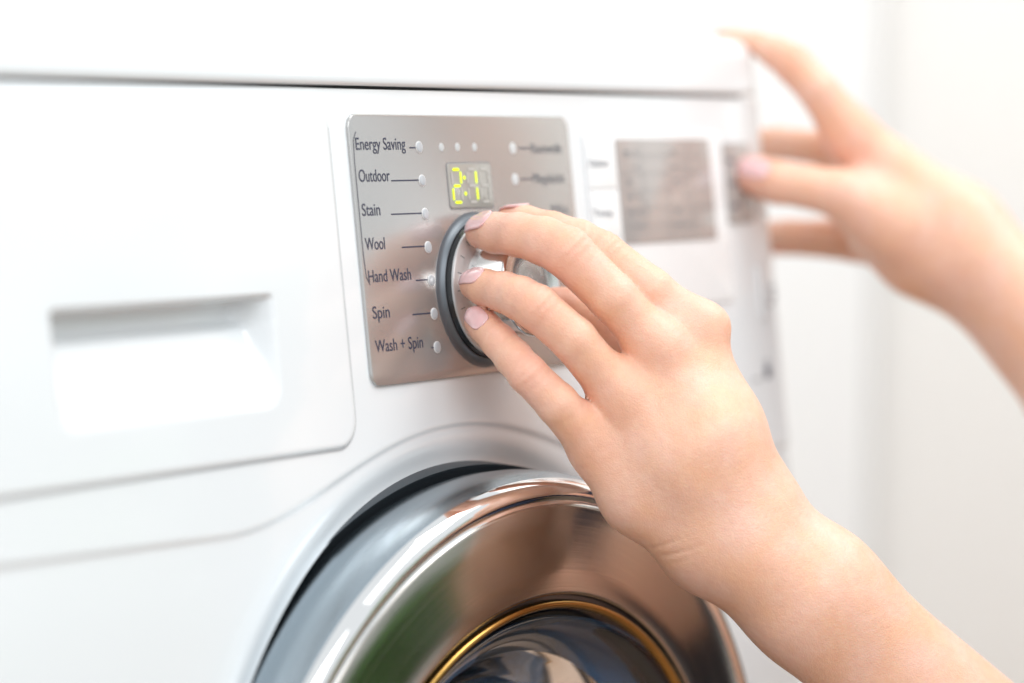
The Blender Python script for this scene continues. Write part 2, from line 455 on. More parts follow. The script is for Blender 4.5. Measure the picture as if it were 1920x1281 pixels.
# small digital display
du0, du1, dv0, dv1 = 0.0619, 0.0933, 0.0673, 0.0853
disp = plate('digital_display', rrect(du0, du1, dv0, dv1, 0.0015, 6), 0.0010, 0.0017, M['lcd'], panel, bev=0.0003)
fr = rrect(du0-.0003, du1+.0003, dv0-.0003, dv1+.0003, 0.0016, 6); fr.append(fr[0])
polyline(fr, 0.0005, 0.0014, 'display_edge', M['edge'], panel)
def seg(u, v, L, vert, mtl):
    t = 0.00105; a = L/2
    pts = [(-a, 0), (-a+t/2, t/2), (a-t/2, t/2), (a, 0), (a-t/2, -t/2), (-a+t/2, -t/2)]
    if vert: pts = [(q, p) for p, q in pts]
    flat('segment', [(u+p, v+q) for p, q in pts], 0.0019 if mtl is M['seg_off'] else 0.00198, mtl, disp)
def digit(u0, on):
    w, hh = 0.0062, 0.0066
    vc = (dv0+dv1)/2; uc = u0+w/2
    S = {'a': (uc, vc+hh, w*.8, 0), 'g': (uc, vc, w*.8, 0), 'd': (uc, vc-hh, w*.8, 0),
         'f': (u0, vc+hh/2, hh*.8, 1), 'b': (u0+w, vc+hh/2, hh*.8, 1), 'e': (u0, vc-hh/2, hh*.8, 1), 'c': (u0+w, vc-hh/2, hh*.8, 1)}
    for k, (u, v, L, vt) in S.items(): seg(u, v, L, vt, M['seg_on'] if k in on else M['seg_off'])
digit(du0+0.0024, 'abged'); digit(du0+0.0135, 'bc'); digit(du0+0.0225, '')
for s in (-1, 1):
    flat('colon_dot', circle2(du0+0.0111, (dv0+dv1)/2+s*0.0032, 0.0008, 14), 0.00198, M['seg_on'], disp)

# ---- rotary knob
KU, KV = 0.0780, 0.0342
def lathe(name, prof, centre, ex, ez, n_, mtl, parent, seg=96, deg=30):
    v = []; f = []
    for R, h in prof:
        for i in range(seg):
            a = 2*math.pi*i/seg
            v.append(centre+ex*R*math.cos(a)+ez*R*math.sin(a)+n_*h)
    for k in range(len(prof)-1):
        for i in range(seg):
            j = (i+1) % seg; f.append((k*seg+i, k*seg+j, (k+1)*seg+j, (k+1)*seg+i))
    bm = bmesh.new(); vs = [bm.verts.new(tuple(p)) for p in v]
    for q in f: bm.faces.new([vs[i] for i in q])
    bmesh.ops.remove_doubles(bm, verts=bm.verts, dist=1e-7)
    o = bmobj(name, bm, mtl, parent); return sharp(o, deg)
KEX = np.array([1., 0, 0]); KEZ = np.array([0, math.sin(TAU), math.cos(TAU)]); KN = np.array([0, -math.cos(TAU), math.sin(TAU)])
KC = np.array(fas(KU, KV, 0))
M['ringsilver'] = brushed('satin_knob_ring', (0.72, 0.73, 0.735), 0.42, 'ring', tuple(KC), bump=0.02)
M['ringsilver'].node_tree.nodes['Principled BSDF'].inputs['Metallic'].default_value = 0.6
M['capface'] = brushed('satin_knob_face', (0.80, 0.79, 0.775), 0.24, 'ring', tuple(KC), bump=0.05)
M['collar'] = simple('satin_collar', (0.13, 0.15, 0.17), 0.36, 0.35)
collar = lathe('knob_collar', [(0.0262, 0.0005), (0.0318, 0.0010), (0.0315, 0.0014), (0.0308, 0.0015), (0.0300, 0.0018), (0.0293, 0.0023), (0.0287, 0.0030), (0.0283, 0.0035), (0.0280, 0.0036), (0.0278, 0.0034), (0.0276, 0.0012)], KC, KEX, KEZ, KN, M['collar'], panel)
lathe('knob_gap', [(0.0277, 0.0008), (0.0275, 0.0040), (0.0269, 0.0055), (0.0262, 0.0056), (0.022, 0.0056)], KC, KEX, KEZ, KN, M['rubber'], panel)
knob = lathe('control_knob', [(0.0262, 0.0050), (0.0268, 0.0056), (0.0267, 0.0064), (0.0262, 0.0068), (0.0196, 0.0086)], KC, KEX, KEZ, KN, M['ringsilver'], panel)
lathe('knob_cap', [(0.0198, 0.0080), (0.0196, 0.012), (0.0200, 0.0225), (0.0206, 0.0245), (0.0207, 0.0255), (0.0203, 0.0263), (0.0196, 0.0264)], KC, KEX, KEZ, KN, M['chrome'], knob, deg=60)
lathe('knob_face', [(0.0196, 0.0264), (0.0190, 0.0260), (0.010, 0.0262), (0.0, 0.0263)], KC, KEX, KEZ, KN, M['capface'], knob, deg=60)
# printed marks on the ring
def ring_pt(R, a, hh): return KC+KEX*R*math.cos(a)+KEZ*R*math.sin(a)+KN*hh
for ang in range(95, 300, 17):
    a = math.radians(ang); R0, R1 = 0.0228, 0.0250; w = 0.0002
    hh = lambda R: 0.0068+(0.0262-R)/(0.0066)*0.0018+0.00006
    t = -KEX*math.sin(a)+KEZ*math.cos(a)
    v = [ring_pt(R0, a, hh(R0))-t*w, ring_pt(R1, a, hh(R1))-t*w, ring_pt(R1, a, hh(R1))+t*w, ring_pt(R0, a, hh(R0))+t*w]
    pydata('ring_mark', v, [(0, 1, 2, 3)], M['print_pale'], knob, False)
a = math.radians(108); v = []
for k in range(10):
    b_ = 2*math.pi*k/10; v.append(ring_pt(0.0250+0.0009*math.cos(b_), a+0.035*math.sin(b_), 0.0068+(0.0262-(0.0250+0.0009*math.cos(b_)))/0.0066*0.0018+0.0001))
pydata('lit_pointer', v, [tuple(range(10))], M['seg_on'], knob, False)

# ---- right hand display and buttons
def quad_px(name, x0, y0, x1, y1, h0, h1, mtl, parent, r=0.002, bev=0.0004):
    a = hit(x0, y0); b = hit(x1, y1)
    return plate(name, rrect(a[0], b[0], b[1], a[1], r, 5), h0, h1, mtl, parent, bev)
surround = plate('display_surround', rrect(0.1690, 0.2895, 0.0200, 0.0985, 0.003, 6), 0.0002, 0.0011, M['white_trim'], wm, bev=0.0004)
screen = plate('display_screen', rrect(0.1938, 0.2770, 0.0490, 0.0953, 0.0012, 5), 0.0006, 0.0018, M['screen'], surround, bev=0.0004)
for (vv) in (0.0935, 0.0722, 0.0512):
    plate('option_key', rrect(0.1705, 0.1922, vv-0.0200, vv, 0.001, 4), 0.0005, 0.0019, M['label_white'], surround, bev=0.0004)
for i, (s, py) in enumerate((('Option', 312), ('Temp', 406))):
    text(s, 1106+8*i, 1142+8*i, py, 0.0030, M['print'], surround, h=0.0021)
for i in range(6):
    for j, uu in enumerate((0.200, 0.2085, 0.241, 0.2495)):
        if (i*3+j) % 4 == 3: continue
        vv = 0.0885-0.0066*i
        flat('screen_mark', rrect(uu, uu+(0.004 if j % 2 == 0 else 0.0025), vv, vv+0.0016, 0.0003, 2), 0.00195, M['print_pale'], screen)
for uu in (0.2145, 0.2355, 0.2562):
    polyline([(uu, 0.0505), (uu, 0.0940)], 0.0003, 0.00193, 'screen_line', M['print_pale'], screen)
for k in range(1, 6):
    polyline([(0.1955, 0.0490+0.0077*k), (0.2755, 0.0490+0.0077*k)], 0.00025, 0.00191, 'screen_line', M['print_pale'], screen)
gp = plate('option_panel', rrect(0.2915, 0.3155, 0.0560, 0.0935, 0.001, 4), 0.0002, 0.0014, M['screen'], wm, bev=0.0004)
for i in range(3):
    flat('option_mark', rrect(0.2940, 0.3000, 0.0840-0.0105*i, 0.0858-0.0105*i, 0.0004, 2), 0.00155, M['print'], gp)
for (px, py, w, hh) in ((1308, 520, .0045, .0022), (1356, 518, .0055, .0028), (1448, 540, .004, .0022), (1450, 556, .004, .0022), (1444, 570, .004, .0018)):
    u, v = hit(px, py); flat('button_icon', rrect(u-w/2, u+w/2, v-hh/2, v+hh/2, .0005, 3), 0.0004, M['print_soft'], wm)
b1 = quad_px('start_button', 1417, 500, 1431, 600, 0.0002, 0.0016, M['white_trim'], wm, 0.0015)
u, v = hit(1438, 690)
ic = plate('lock_icon', rrect(u-.0024, u+.0024, v-.0048, v+.0002, .0006, 3), 0.0001, 0.0005, M['print'], wm, 0.0001)
polyline([(u+.0017*math.cos(t)-.0, v+.0004+.0030*math.sin(t)) for t in np.linspace(0, math.pi, 14)], 0.0009, 0.0005, 'lock_shackle', M['print'], ic)
u, v = hit(1418, 712); flat('icon_underline', rrect(u-.003, u+.003, v-.0006, v+.0006, .0002, 2), 0.0005, M['print_pale'], wm)

# ---- porthole door
M['sealrubber'] = simple('dark_grey_seal', (0.05, 0.06, 0.07), 0.5)
door = empty('door', (0, 0, 0)); door.parent = wm; door.location = Vector((0.053, -0.02, -0.210))-wm.location
def dl(name, prof, mtl, parent=door, seg=200, deg=30):
    return lathe(name, [(R/1000, h/1000) for R, h in prof], DC, DEX, DEZ, DN, mtl, parent, seg, deg)
M['ringmetal'] = brushed('brushed_door_ring', (0.44, 0.415, 0.38), 0.17, 'ring', tuple(DC), bump=0.045, freq=1400)
M['doorside'] = simple('satin_chrome_side', (0.38, 0.44, 0.485), 0.26, 1.0)
dl('seal', [(176.4, -4), (175.9, 6.8), (175.1, 5.8), (173.5, 3.0), (166, -2), (150, -4)], M['sealrubber'])
side = dl('door_side', [(160, -6), (167, -1), (171, 5), (173.6, 12), (175.0, 20), (175.2, 27), (174.6, 33), (173.2, 37)], M['doorside'], deg=60)
rim = dl('door_rim', [(173.2, 37), (172.2, 39.6), (170.4, 41.6), (168.2, 42.6), (166.0, 42.2), (164.8, 41.0), (164.0, 41.0), (163.2, 41.6)], M['chrome'], deg=60)
dl('brushed_ring', [(163.2, 41.6), (162.6, 42.3), (162.2, 42.45), (154, 43.25), (146, 44.05), (138, 44.85), (129.4, 45.7), (128.8, 45.6), (128.0, 45.0)], M['ringmetal'], deg=60)
dl('inner_groove', [(128.0, 45.0), (127.4, 43.0), (125.8, 43.0)], M['rubber'])
dl('gold_trim', [(125.8, 43.0), (125.6, 45.2), (124.9, 46.2), (123.7, 46.2), (122.7, 45.0), (122.0, 43.0)], M['gold'], deg=80)
mt, nt, b = mat('door_glass'); b.inputs['Base Color'].default_value = (0.72, 0.86, 1.0, 1); b.inputs['Transmission Weight'].default_value = 1.0
b.inputs['Roughness'].default_value = 0.02; b.inputs['IOR'].default_value = 1.5
M['glass'] = mt
g = [(122.0, 43.4), (119, 42.6), (112, 38), (104, 28), (96, 12), (86, -4), (66, -14), (40, -18), (0.0, -19)]
g2 = [(R*0.97 if R > 0 else 0, h-4.5) for R, h in reversed(g)]
dl('door_glass', g+g2+[g[0]], mt, deg=80)
M['drum'] = simple('steel_drum', (0.68, 0.80, 0.90), 0.3, 1.0)
dl('drum', [(120, 30), (135, -10), (140, -60), (230, -75), (235, -330), (0, -345)], M['drum'], wm)
M['gasket'] = simple('grey_gasket', (0.16, 0.20, 0.24), 0.45)
dl('door_gasket', [(160, 2), (140, -8), (128, -30), (126, -52), (134, -60), (150, -62)], M['gasket'], wm)

# ---------------------------------------------------------------- person: implicit-surface body
def smin(a, b, k):
    if k <= 0: return np.minimum(a, b)
    h = np.maximum(k-np.abs(a-b), 0)/k
    return np.minimum(a, b)-h*h*k*0.25
def rcone(p, a, b, r1, r2):
    ba = b-a; l2 = ba@ba; rr = r1-r2; a2 = l2-rr*rr; il2 = 1/l2
    pa = p-a; y = pa@ba; z = y-l2
    xv = pa*l2-y[:, None]*ba; x2 = np.einsum('ij,ij->i', xv, xv)
    y2 = y*y*l2; z2 = z*z*l2
    k = np.sign(rr)*rr*rr*x2
    d = (np.sqrt(x2*a2*il2)+y*rr)*il2-r1
    c1 = np.sign(z)*a2*z2 > k; c2 = np.sign(y)*a2*y2 < k
    d = np.where(c2, np.sqrt(x2+y2)*il2-r1, d)
    d = np.where(c1, np.sqrt(x2+z2)*il2-r2, d)
    return d
def sph(p, c, r): return np.sqrt(((p-c)**2).sum(1))-r
def ell(p, c, ax, rad):
    q = (p-c)@ax.T; k0 = np.sqrt(((q/rad)**2).sum(1)); k1 = np.sqrt(((q/rad**2)**2).sum(1))+1e-12
    return k0*(k0-1)/k1

def surface(fn, lo, hi, h, B=8):
    """surface nets on the blocks that the zero level of fn passes through"""
    lo = np.array(lo); n = np.ceil((np.array(hi)-lo)/(h*B)).astype(int)
    g = np.stack(np.meshgrid(*[np.arange(k) for k in n], indexing='ij'), -1).reshape(-1, 3)
    cen = lo+(g+0.5)*h*B
    d = fn(cen)
    g = g[np.abs(d) < h*B*0.9+h*2]
    sb = g//4; g = g[np.lexsort((sb[:, 2], sb[:, 1], sb[:, 0]))]
    L = B+1
    off = np.stack(np.meshgrid(*[np.arange(L)]*3, indexing='ij'), -1).reshape(-1, 3)
    NX, NY = int(n[0])*B+2, int(n[1])*B+2
    keyf = lambda c: c[:, 0]+NX*(c[:, 1]+NY*c[:, 2].astype(np.int64))
    cells, pos, quads, nrm = [], [], [], []
    CH = 24
    cor = [(0,0,0),(1,0,0),(0,1,0),(1,1,0),(0,0,1),(1,0,1),(0,1,1),(1,1,1)]
    edges = [(0,1),(2,3),(4,5),(6,7),(0,2),(1,3),(4,6),(5,7),(0,4),(1,5),(2,6),(3,7)]
    for s in range(0, len(g), CH):
        gb = g[s:s+CH]
        idx = (gb[:, None, :]*B+off[None])
        val = fn((lo+idx.reshape(-1, 3)*h)).reshape(len(gb), L, L, L)
        neg = val < 0
        cv = [val[:, a:a+B, b:b+B, c:c+B] for a, b, c in cor]; cn = [neg[:, a:a+B, b:b+B, c:c+B] for a, b, c in cor]
        cnt = sum(x.astype(np.int8) for x in cn); act = (cnt > 0) & (cnt < 8)
        w = np.argwhere(act)
        if len(w) == 0: continue
        base = gb[w[:, 0]]*B+w[:, 1:]
        vv = np.stack([x[act] for x in cv], 1)
        acc = np.zeros((len(w), 3)); num = np.zeros(len(w))
        for i, j in edges:
            a, b = vv[:, i], vv[:, j]; m_ = (a < 0) != (b < 0)
            t = np.where(m_, a/np.where(m_, a-b, 1), 0)
            pi, pj = np.array(cor[i], float), np.array(cor[j], float)
            acc += np.where(m_[:, None], pi+(pj-pi)*t[:, None], 0); num += m_
        Pc = lo+(base+acc/num[:, None])*h; e = h*0.2
        for it in range(2):
            d0 = fn(Pc); gr = np.stack([fn(Pc+np.eye(3)[k]*e)-d0 for k in range(3)], 1)/e
            g2 = (gr**2).sum(1)+1e-9
            Pc = Pc-gr*(np.clip(d0, -h, h)/g2)[:, None]
        pos.append(Pc); cells.append(keyf(base)); nrm.append(gr/np.sqrt(g2)[:, None])
        for ax in range(3):
            sh = [0, 0, 0]; sh[ax] = 1
            n0 = neg[:, :B, :B, :B]; n1 = neg[:, sh[0]:sh[0]+B, sh[1]:sh[1]+B, sh[2]:sh[2]+B]
            w = np.argwhere(n0 != n1)
            if len(w) == 0: continue
            fl = n0[tuple(w.T)]
            c = gb[w[:, 0]]*B+w[:, 1:]
            o1, o2 = [(1, 2), (2, 0), (0, 1)][ax]
            e1 = np.zeros(3, int); e1[o1] = 1; e2 = np.zeros(3, int); e2[o2] = 1
            q = np.stack([keyf(c-e1-e2), keyf(c-e2), keyf(c), keyf(c-e1)], 1)
            q[~fl] = q[~fl][:, ::-1]
            quads.append(q)
    key = np.concatenate(cells); P = np.concatenate(pos); G = np.concatenate(nrm); Q = np.concatenate(quads)
    o = np.argsort(key); key = key[o]; P = P[o]; G = G[o]
    I = np.searchsorted(key, Q); I = np.minimum(I, len(key)-1)
    ok = (key[I] == Q).all(1); I = I[ok]
    return P, I, G

PXM = lambda r, depth: r*depth/F_PX
class Hand:
    def __init__(s, base): s.base = base; s.fingers = []; s.palm = []; s.extra = []
    def pt(s, j): return at(j[0], j[1], s.base+j[2]/1000.0), PXM(j[3], s.base+j[2]/1000.0)
    def build(s):
        s.F = [[s.pt(j) for j in f] for f in s.fingers]
        s.P = [(s.pt(a), s.pt(b), k) for a, b, k in s.palm]
        s.X = [(s.pt(a), k) for a, k in s.extra]
    def palm_d(s, p, c=None, rc=0.0):
        cut = 1e9
        if c is not None:
            dc = [rcone(c, a, b, ra, rb)[0] for (a, ra), (b, rb), k in s.P]; cut = max(min(dc), 0)+2*rc+0.04
        d = None
        for i, ((a, ra), (b, rb), k) in enumerate(s.P):
            if c is not None and dc[i] > cut: continue
            q = rcone(p, a, b, ra, rb); d = q if d is None else smin(d, q, k)
        for (cc, r), k in s.X:
            if c is not None and sph(c, cc, r)[0] > cut: continue
            d = smin(d, sph(p, cc, r), k)
        return d
    def __call__(s, p):
        c = None; rc = 0.0
        if len(p) > 100:
            mn, mx = p.min(0), p.max(0); c = ((mn+mx)/2)[None]; rc = np.linalg.norm(mx-mn)/2
            if rc > 0.15: c = None
        pd = s.palm_d(p, c, rc); out = pd
        if c is not None: pc = s.palm_d(c)[0]
        for f in s.F:
            if c is not None:
                fc = min(rcone(c, a, b, ra, rb)[0] for (a, ra), (b, rb) in zip(f[:-1], f[1:]))
                if fc > max(pc, 0)+2*rc+0.03 or fc > 2*rc+0.03+0.01: continue
            d = None
            for (a, ra), (b, rb) in zip(f[:-1], f[1:]):
                q = rcone(p, a, b, ra, rb); d = q if d is None else smin(d, q, 0.0016)
            d = smin(d, pd, 0.0085)
            out = np.minimum(out, d)
        return out

# near (left) hand, joints listed from fingertip to knuckle: photo x, y, depth offset mm, radius px
LH = Hand(1.150)
LH.fingers = [
    [(958, 412, 38, 27), (985, 418, 31, 32), (1035, 433, 23, 36), (1085, 452, 14, 40), (1128, 477, 9, 44), (1220, 545, 8, 43), (1296, 610, 13, 46)],
    [(905, 435, 24, 33), (930, 437, 18, 38), (972, 440, 9, 41), (1020, 452, 2, 45), (1064, 473, -5, 48), (1148, 557, -4, 46), (1232, 652, 5, 46)],
    [(890, 534, 12, 29), (908, 539, 8, 34), (946, 548, 0, 38), (975, 559, -6, 41), (1006, 576, -12, 43), (1076, 637, -10, 43), (1165, 745, 2, 46)],
    [(898, 602, 8, 28), (910, 614, 5, 30), (935, 640, -1, 33), (962, 670, -6, 35), (989, 701, -10, 37), (1045, 757, -8, 40), (1122, 845, 6, 46)],
    [(1040, 572, 44, 34), (1062, 580, 46, 40), (1110, 598, 52, 44), (1180, 645, 56, 46), (1260, 720, 52, 56), (1340, 840, 34, 70)],
]
LH.palm = [
    ((1302, 618, 13, 46), (1364, 800, 6, 54), 0.0), ((1364, 800, 6, 54), (1424, 942, 8, 56), 0.016),
    ((1232, 655, 5, 46), (1325, 830, -5, 60), 0.016), ((1325, 830, -5, 60), (1395, 965, 2, 70), 0.016),
    ((1165, 748, 3, 46), (1260, 870, -2, 56), 0.016), ((1260, 870, -3, 58), (1360, 985, 2, 74), 0.016),
    ((1122, 846, 6, 46), (1192, 935, 5, 50), 0.016), ((1192, 935, 5, 50), (1305, 1018, 9, 62), 0.016),
    ((1190, 800, 16, 56), (1370, 930, 20, 72), 0.018), ((1295, 720, 22, 52), (1370, 880, 24, 58), 0.018),
    ((1348, 1012, 10, 74), (1405, 968, 12, 62), 0.016),
    ((1352, 1022, 10, 75), (1497, 1138, 9, 83), 0.018), ((1405, 972, 12, 60), (1545, 1096, 10, 82), 0.018),
    ((1497, 1138, 9, 83), (2110, 1740, 70, 150), 0.02), ((1545, 1096, 10, 82), (2190, 1690, 70, 130), 0.02),
]
LH.extra = [((1345, 606, 9, 12), 0.014), ((1241, 645, -4, 22), 0.014), ((1180, 742, -4, 20), 0.014), ((1422, 1052, -4, 36), 0.02)]
LH.build()

RH = Hand(1.395)
RH.fingers = [
    [(1352, 67, 16, 13), (1380, 70, 14, 16), (1420, 82, 10, 22), (1455, 98, 4, 31), (1488, 120, 0, 37), (1535, 170, -4, 38), (1592, 250, 0, 46)],
    [(1400, 268, 58, 26), (1460, 268, 44, 30), (1540, 278, 26, 32), (1640, 320, 12, 46)],
    [(1410, 437, 58, 22), (1480, 437, 46, 25), (1575, 440, 36, 30), (1680, 410, 24, 42)],
    [(1450, 458, 62, 20), (1520, 458, 54, 22), (1600, 465, 44, 26), (1690, 470, 34, 40)],
    [(1406, 328, -10, 35), (1422, 332, -10, 38), (1460, 343, -12, 40), (1510, 350, -14, 40), (1570, 362, -14, 46), (1680, 420, -8, 66)],
]
RH.palm = [
    ((1592, 252, 2, 46), (1800, 425, -4, 72), 0.0), ((1640, 320, 12, 50), (1790, 455, 8, 70), 0.012),
    ((1680, 410, 24, 44), (1780, 490, 18, 56), 0.012), ((1690, 465, 30, 42), (1772, 498, 22, 52), 0.012),
    ((1620, 390, -4, 52), (1770, 480, -6, 72), 0.014), ((1630, 450, 10, 37), (1715, 490, 8, 50), 0.014), ((1715, 490, 8, 50), (1790, 498, 8, 60), 0.014),
    ((1800, 428, -4, 72), (2080, 735, -40, 112), 0.016), ((1798, 495, 8, 66), (2075, 795, -24, 100), 0.016),
    ((2080, 735, -40, 112), (2330, 1040, -60, 150), 0.02), ((2075, 795, -24, 100), (2310, 1110, -50, 150), 0.02),
]
RH.extra = []
RH.build()

# upper arms to the shoulders, metres
EL, ER = LH.P[-1][1][0], RH.P[-1][1][0]
EL2, ER2 = LH.P[-2][1][0], RH.P[-2][1][0]
SHL, SHR = np.array([0.50, -0.42, 0.02]), np.array([0.80, -0.25, 0.05])
def left_arm(p):
    d = LH(p); e = (EL+EL2)/2
    return smin(d, rcone(p, e, SHL, 0.040, 0.050), 0.03)
def right_arm(p):
    d = RH(p); e = (ER+ER2)/2
    return smin(d, rcone(p, e, SHR, 0.038, 0.050), 0.03)

def skin_mat():
    mt, nt, b = mat('skin')
    N = nt.nodes.new; Lk = nt.links.new
    at_ = N('ShaderNodeAttribute'); at_.attribute_name = 'flush'
    tc = N('ShaderNodeTexCoord')
    n1 = N('ShaderNodeTexNoise'); n1.inputs['Scale'].default_value = 55; n1.inputs['Detail'].default_value = 4
    n2 = N('ShaderNodeTexNoise'); n2.inputs['Scale'].default_value = 420; n2.inputs['Detail'].default_value = 3
    n3 = N('ShaderNodeTexVoronoi'); n3.inputs['Scale'].default_value = 1500
    for n in (n1, n2, n3): Lk(tc.outputs['Object'], n.inputs['Vector'])
    base = N('ShaderNodeMix'); base.data_type = 'RGBA'
    base.inputs[6].default_value = (0.89, 0.53, 0.355, 1); base.inputs[7].default_value = (0.90, 0.575, 0.445, 1)
    mr = N('ShaderNodeMapRange'); mr.inputs['From Min'].default_value = 0.35; mr.inputs['From Max'].default_value = 0.65
    Lk(n1.outputs['Fac'], mr.inputs['Value']); Lk(mr.outputs[0], base.inputs[0])
    fl = N('ShaderNodeMix'); fl.data_type = 'RGBA'; fl.inputs[7].default_value = (0.84, 0.36, 0.27, 1)
    Lk(at_.outputs['Fac'], fl.inputs[0]); Lk(base.outputs[2], fl.inputs[6])
    # fine mottling: small pinker and paler flecks
    n4 = N('ShaderNodeTexNoise'); n4.inputs['Scale'].default_value = 230; n4.inputs['Detail'].default_value = 6; n4.inputs['Roughness'].default_value = 0.65
    Lk(tc.outputs['Object'], n4.inputs['Vector'])
    mr2 = N('ShaderNodeMapRange'); mr2.inputs['From Min'].default_value = 0.35; mr2.inputs['From Max'].default_value = 0.7; mr2.inputs['To Max'].default_value = 0.30
    Lk(n4.outputs['Fac'], mr2.inputs['Value'])
    mo = N('ShaderNodeMix'); mo.data_type = 'RGBA'; mo.inputs[7].default_value = (0.74, 0.36, 0.26, 1)
    Lk(mr2.outputs[0], mo.inputs[0]); Lk(fl.outputs[2], mo.inputs[6])
    Lk(mo.outputs[2], b.inputs['Base Color'])
    b.inputs['Roughness'].default_value = 0.40
    b.inputs['Specular IOR Level'].default_value = 0.4
    b.inputs['Subsurface Weight'].default_value = 0.22
    b.inputs['Subsurface Radius'].default_value = (1.0, 0.36, 0.2); b.inputs['Subsurface Scale'].default_value = 0.0035
    bp = N('ShaderNodeBump'); bp.inputs['Strength'].default_value = 0.45; bp.inputs['Distance'].default_value = 0.0004
    bp2 = N('ShaderNodeBump'); bp2.inputs['Strength'].default_value = 0.35; bp2.inputs['Distance'].default_value = 0.0003
    Lk(n2.outputs['Fac'], bp.inputs['Height']); Lk(n3.outputs['Distance'], bp2.inputs['Height']); Lk(bp2.outputs[0], bp.inputs['Normal']); Lk(bp.outputs[0], b.inputs['Normal'])
    return mt
M['skin'] = skin_mat()

def wrinkle(P, Nn, hand, dorsals):
    """shallow creases across the backs of the finger joints"""
    for f, dor in zip(hand.F, dorsals):
        if dor is None: continue
        for ji, amp, wl in ((4, 0.00036, 0.0034), (2, 0.00028, 0.0026)):
            if ji >= len(f)-1: continue
            c, r = f[ji]; ax = f[ji+1][0]-f[ji-1][0]; ax = ax/np.linalg.norm(ax)
            dv = dor-ax*(dor@ax); dv /= np.linalg.norm(dv)
            q = P-c; s = q@ax; lat = q@np.cross(ax, dv); face = np.clip(Nn@dv, 0, 1)
            w = np.exp(-(s/(0.75*r))**2)*np.clip(face*1.6-0.5, 0, 1)*(np.linalg.norm(q, axis=1) < 2*r)
            ph = 2*np.pi*(s+0.15*lat*lat/r)/wl
            P = P-Nn*(amp*w*(0.5+0.5*np.cos(ph))**2)[:, None]
    return P
cv = lambda r_, u_, t_: (RT*r_+UP*u_-FW*t_)/math.sqrt(r_*r_+u_*u_+t_*t_)
LDOR = [cv(.1, .85, .5), cv(0, .70, .7), cv(0, .62, .78), cv(-.15, .40, .9), None]
RDOR = [cv(.3, .9, .2), None, None, None, cv(-.2, .35, .9)]

lo = lambda pts, pad: np.min(pts, 0)-pad
def flush(P, hand):
    fl = np.zeros(len(P))
    for k, f in enumerate(hand.F):
        fl = np.maximum(fl, 0.70*np.exp(-(np.linalg.norm(P-f[0][0], axis=1)/(1.3*f[0][1]))**2))
        if len(f) > 6:
            fl = np.maximum(fl, 0.55*np.exp(-(np.linalg.norm(P-f[4][0], axis=1)/(1.25*f[4][1]))**2))
            fl = np.maximum(fl, 0.38*np.exp(-(np.linalg.norm(P-f[2][0], axis=1)/(1.2*f[2][1]))**2))
            fl = np.maximum(fl, 0.38*np.exp(-(np.linalg.norm(P-f[-1][0], axis=1)/(1.4*f[-1][1]))**2))
    return fl
allL = np.array([a[0] for f in LH.F for a in f]+[x[0] for pr in LH.P for x in pr[:2]]+[SHL])
allR = np.array([a[0] for f in RH.F for a in f]+[x[0] for pr in RH.P for x in pr[:2]]+[SHR])
PL, QL, NL = surface(left_arm, allL.min(0)-0.07, allL.max(0)+0.07, 0.0011)
PL = wrinkle(PL, NL, LH, LDOR)
def creases(P, Nn, segs):
    """fine skin folds running along short lines on the side of the wrist that shows"""
    d = P-CAM; z = d@FW; X = W_PX/2+F_PX*(d@RT)/z; Y = H_PX/2-F_PX*(d@UP)/z
    vis = (Nn@FW) < 0.1
    for x0, y0, x1, y1, amp, w in segs:
        ex, ey = x1-x0, y1-y0; L = math.hypot(ex, ey); ex /= L; ey /= L
        t = (X-x0)*ex+(Y-y0)*ey; q = -(X-x0)*ey+(Y-y0)*ex + 0.0011*(t-L/2)**2
        a = amp*np.exp(-(q/w)**2)*np.clip(t/12, 0, 1)*np.clip((L-t)/(0.5*L), 0, 1)*vis
        P = P-Nn*a[:, None]
    return P
PL = creases(PL, NL, ((1215, 1032, 1300, 1004, 0.00035, 3.5), (1232, 1047, 1330, 1022, 0.00045, 3.5), (1250, 1060, 1320, 1042, 0.00025, 3.0)))
PR, QR, NR = surface(right_arm, allR.min(0)-0.07, allR.max(0)+0.07, 0.0020)
FLL, FLR = flush(PL, LH), flush(PR, RH)

person = empty('person', (0.48, -0.55, FLOOR_Z))
tag(person, 'person with bare arms turning the machine knob and gripping the machine corner', 'person')
HIP = np.array([0.86, -0.52, -0.43]); CH_ = (SHL+SHR)/2+np.array([0.02, -0.02, -0.04]); HD = (SHL+SHR)/2+np.array([-0.02, 0.015, 0.22])
FDIR = np.array([-0.55, 0.83, -0.1]); FDIR /= np.linalg.norm(FDIR); SDIR = (SHR-SHL)/np.linalg.norm(SHR-SHL)
SDIR = SDIR-FDIR*(SDIR@FDIR); SDIR /= np.linalg.norm(SDIR); UDIR = np.cross(SDIR, FDIR)
UDIR = UDIR if UDIR[2] > 0 else -UDIR
HAX = np.array([SDIR, FDIR, UDIR])
hp = lambda a, b, c: HD+SDIR*a+FDIR*b+UDIR*c
KNL, KNR = np.array([0.62, -0.55, -0.63]), np.array([0.90, -0.28, -0.63])
FTL, FTR = np.array([0.93, -0.85, -0.66]), np.array([1.18, -0.58, -0.66])
def trunk(p, g=0.0):
    d = ell(p, CH_+UDIR*-0.06, HAX, np.array([0.165, 0.115, 0.19])+g)
    d = smin(d, rcone(p, SHL, SHR, 0.048+g, 0.048+g), 0.05)
    d = smin(d, rcone(p, CH_+UDIR*-0.12, HIP, 0.120+g, 0.145+g), 0.08)
    return d
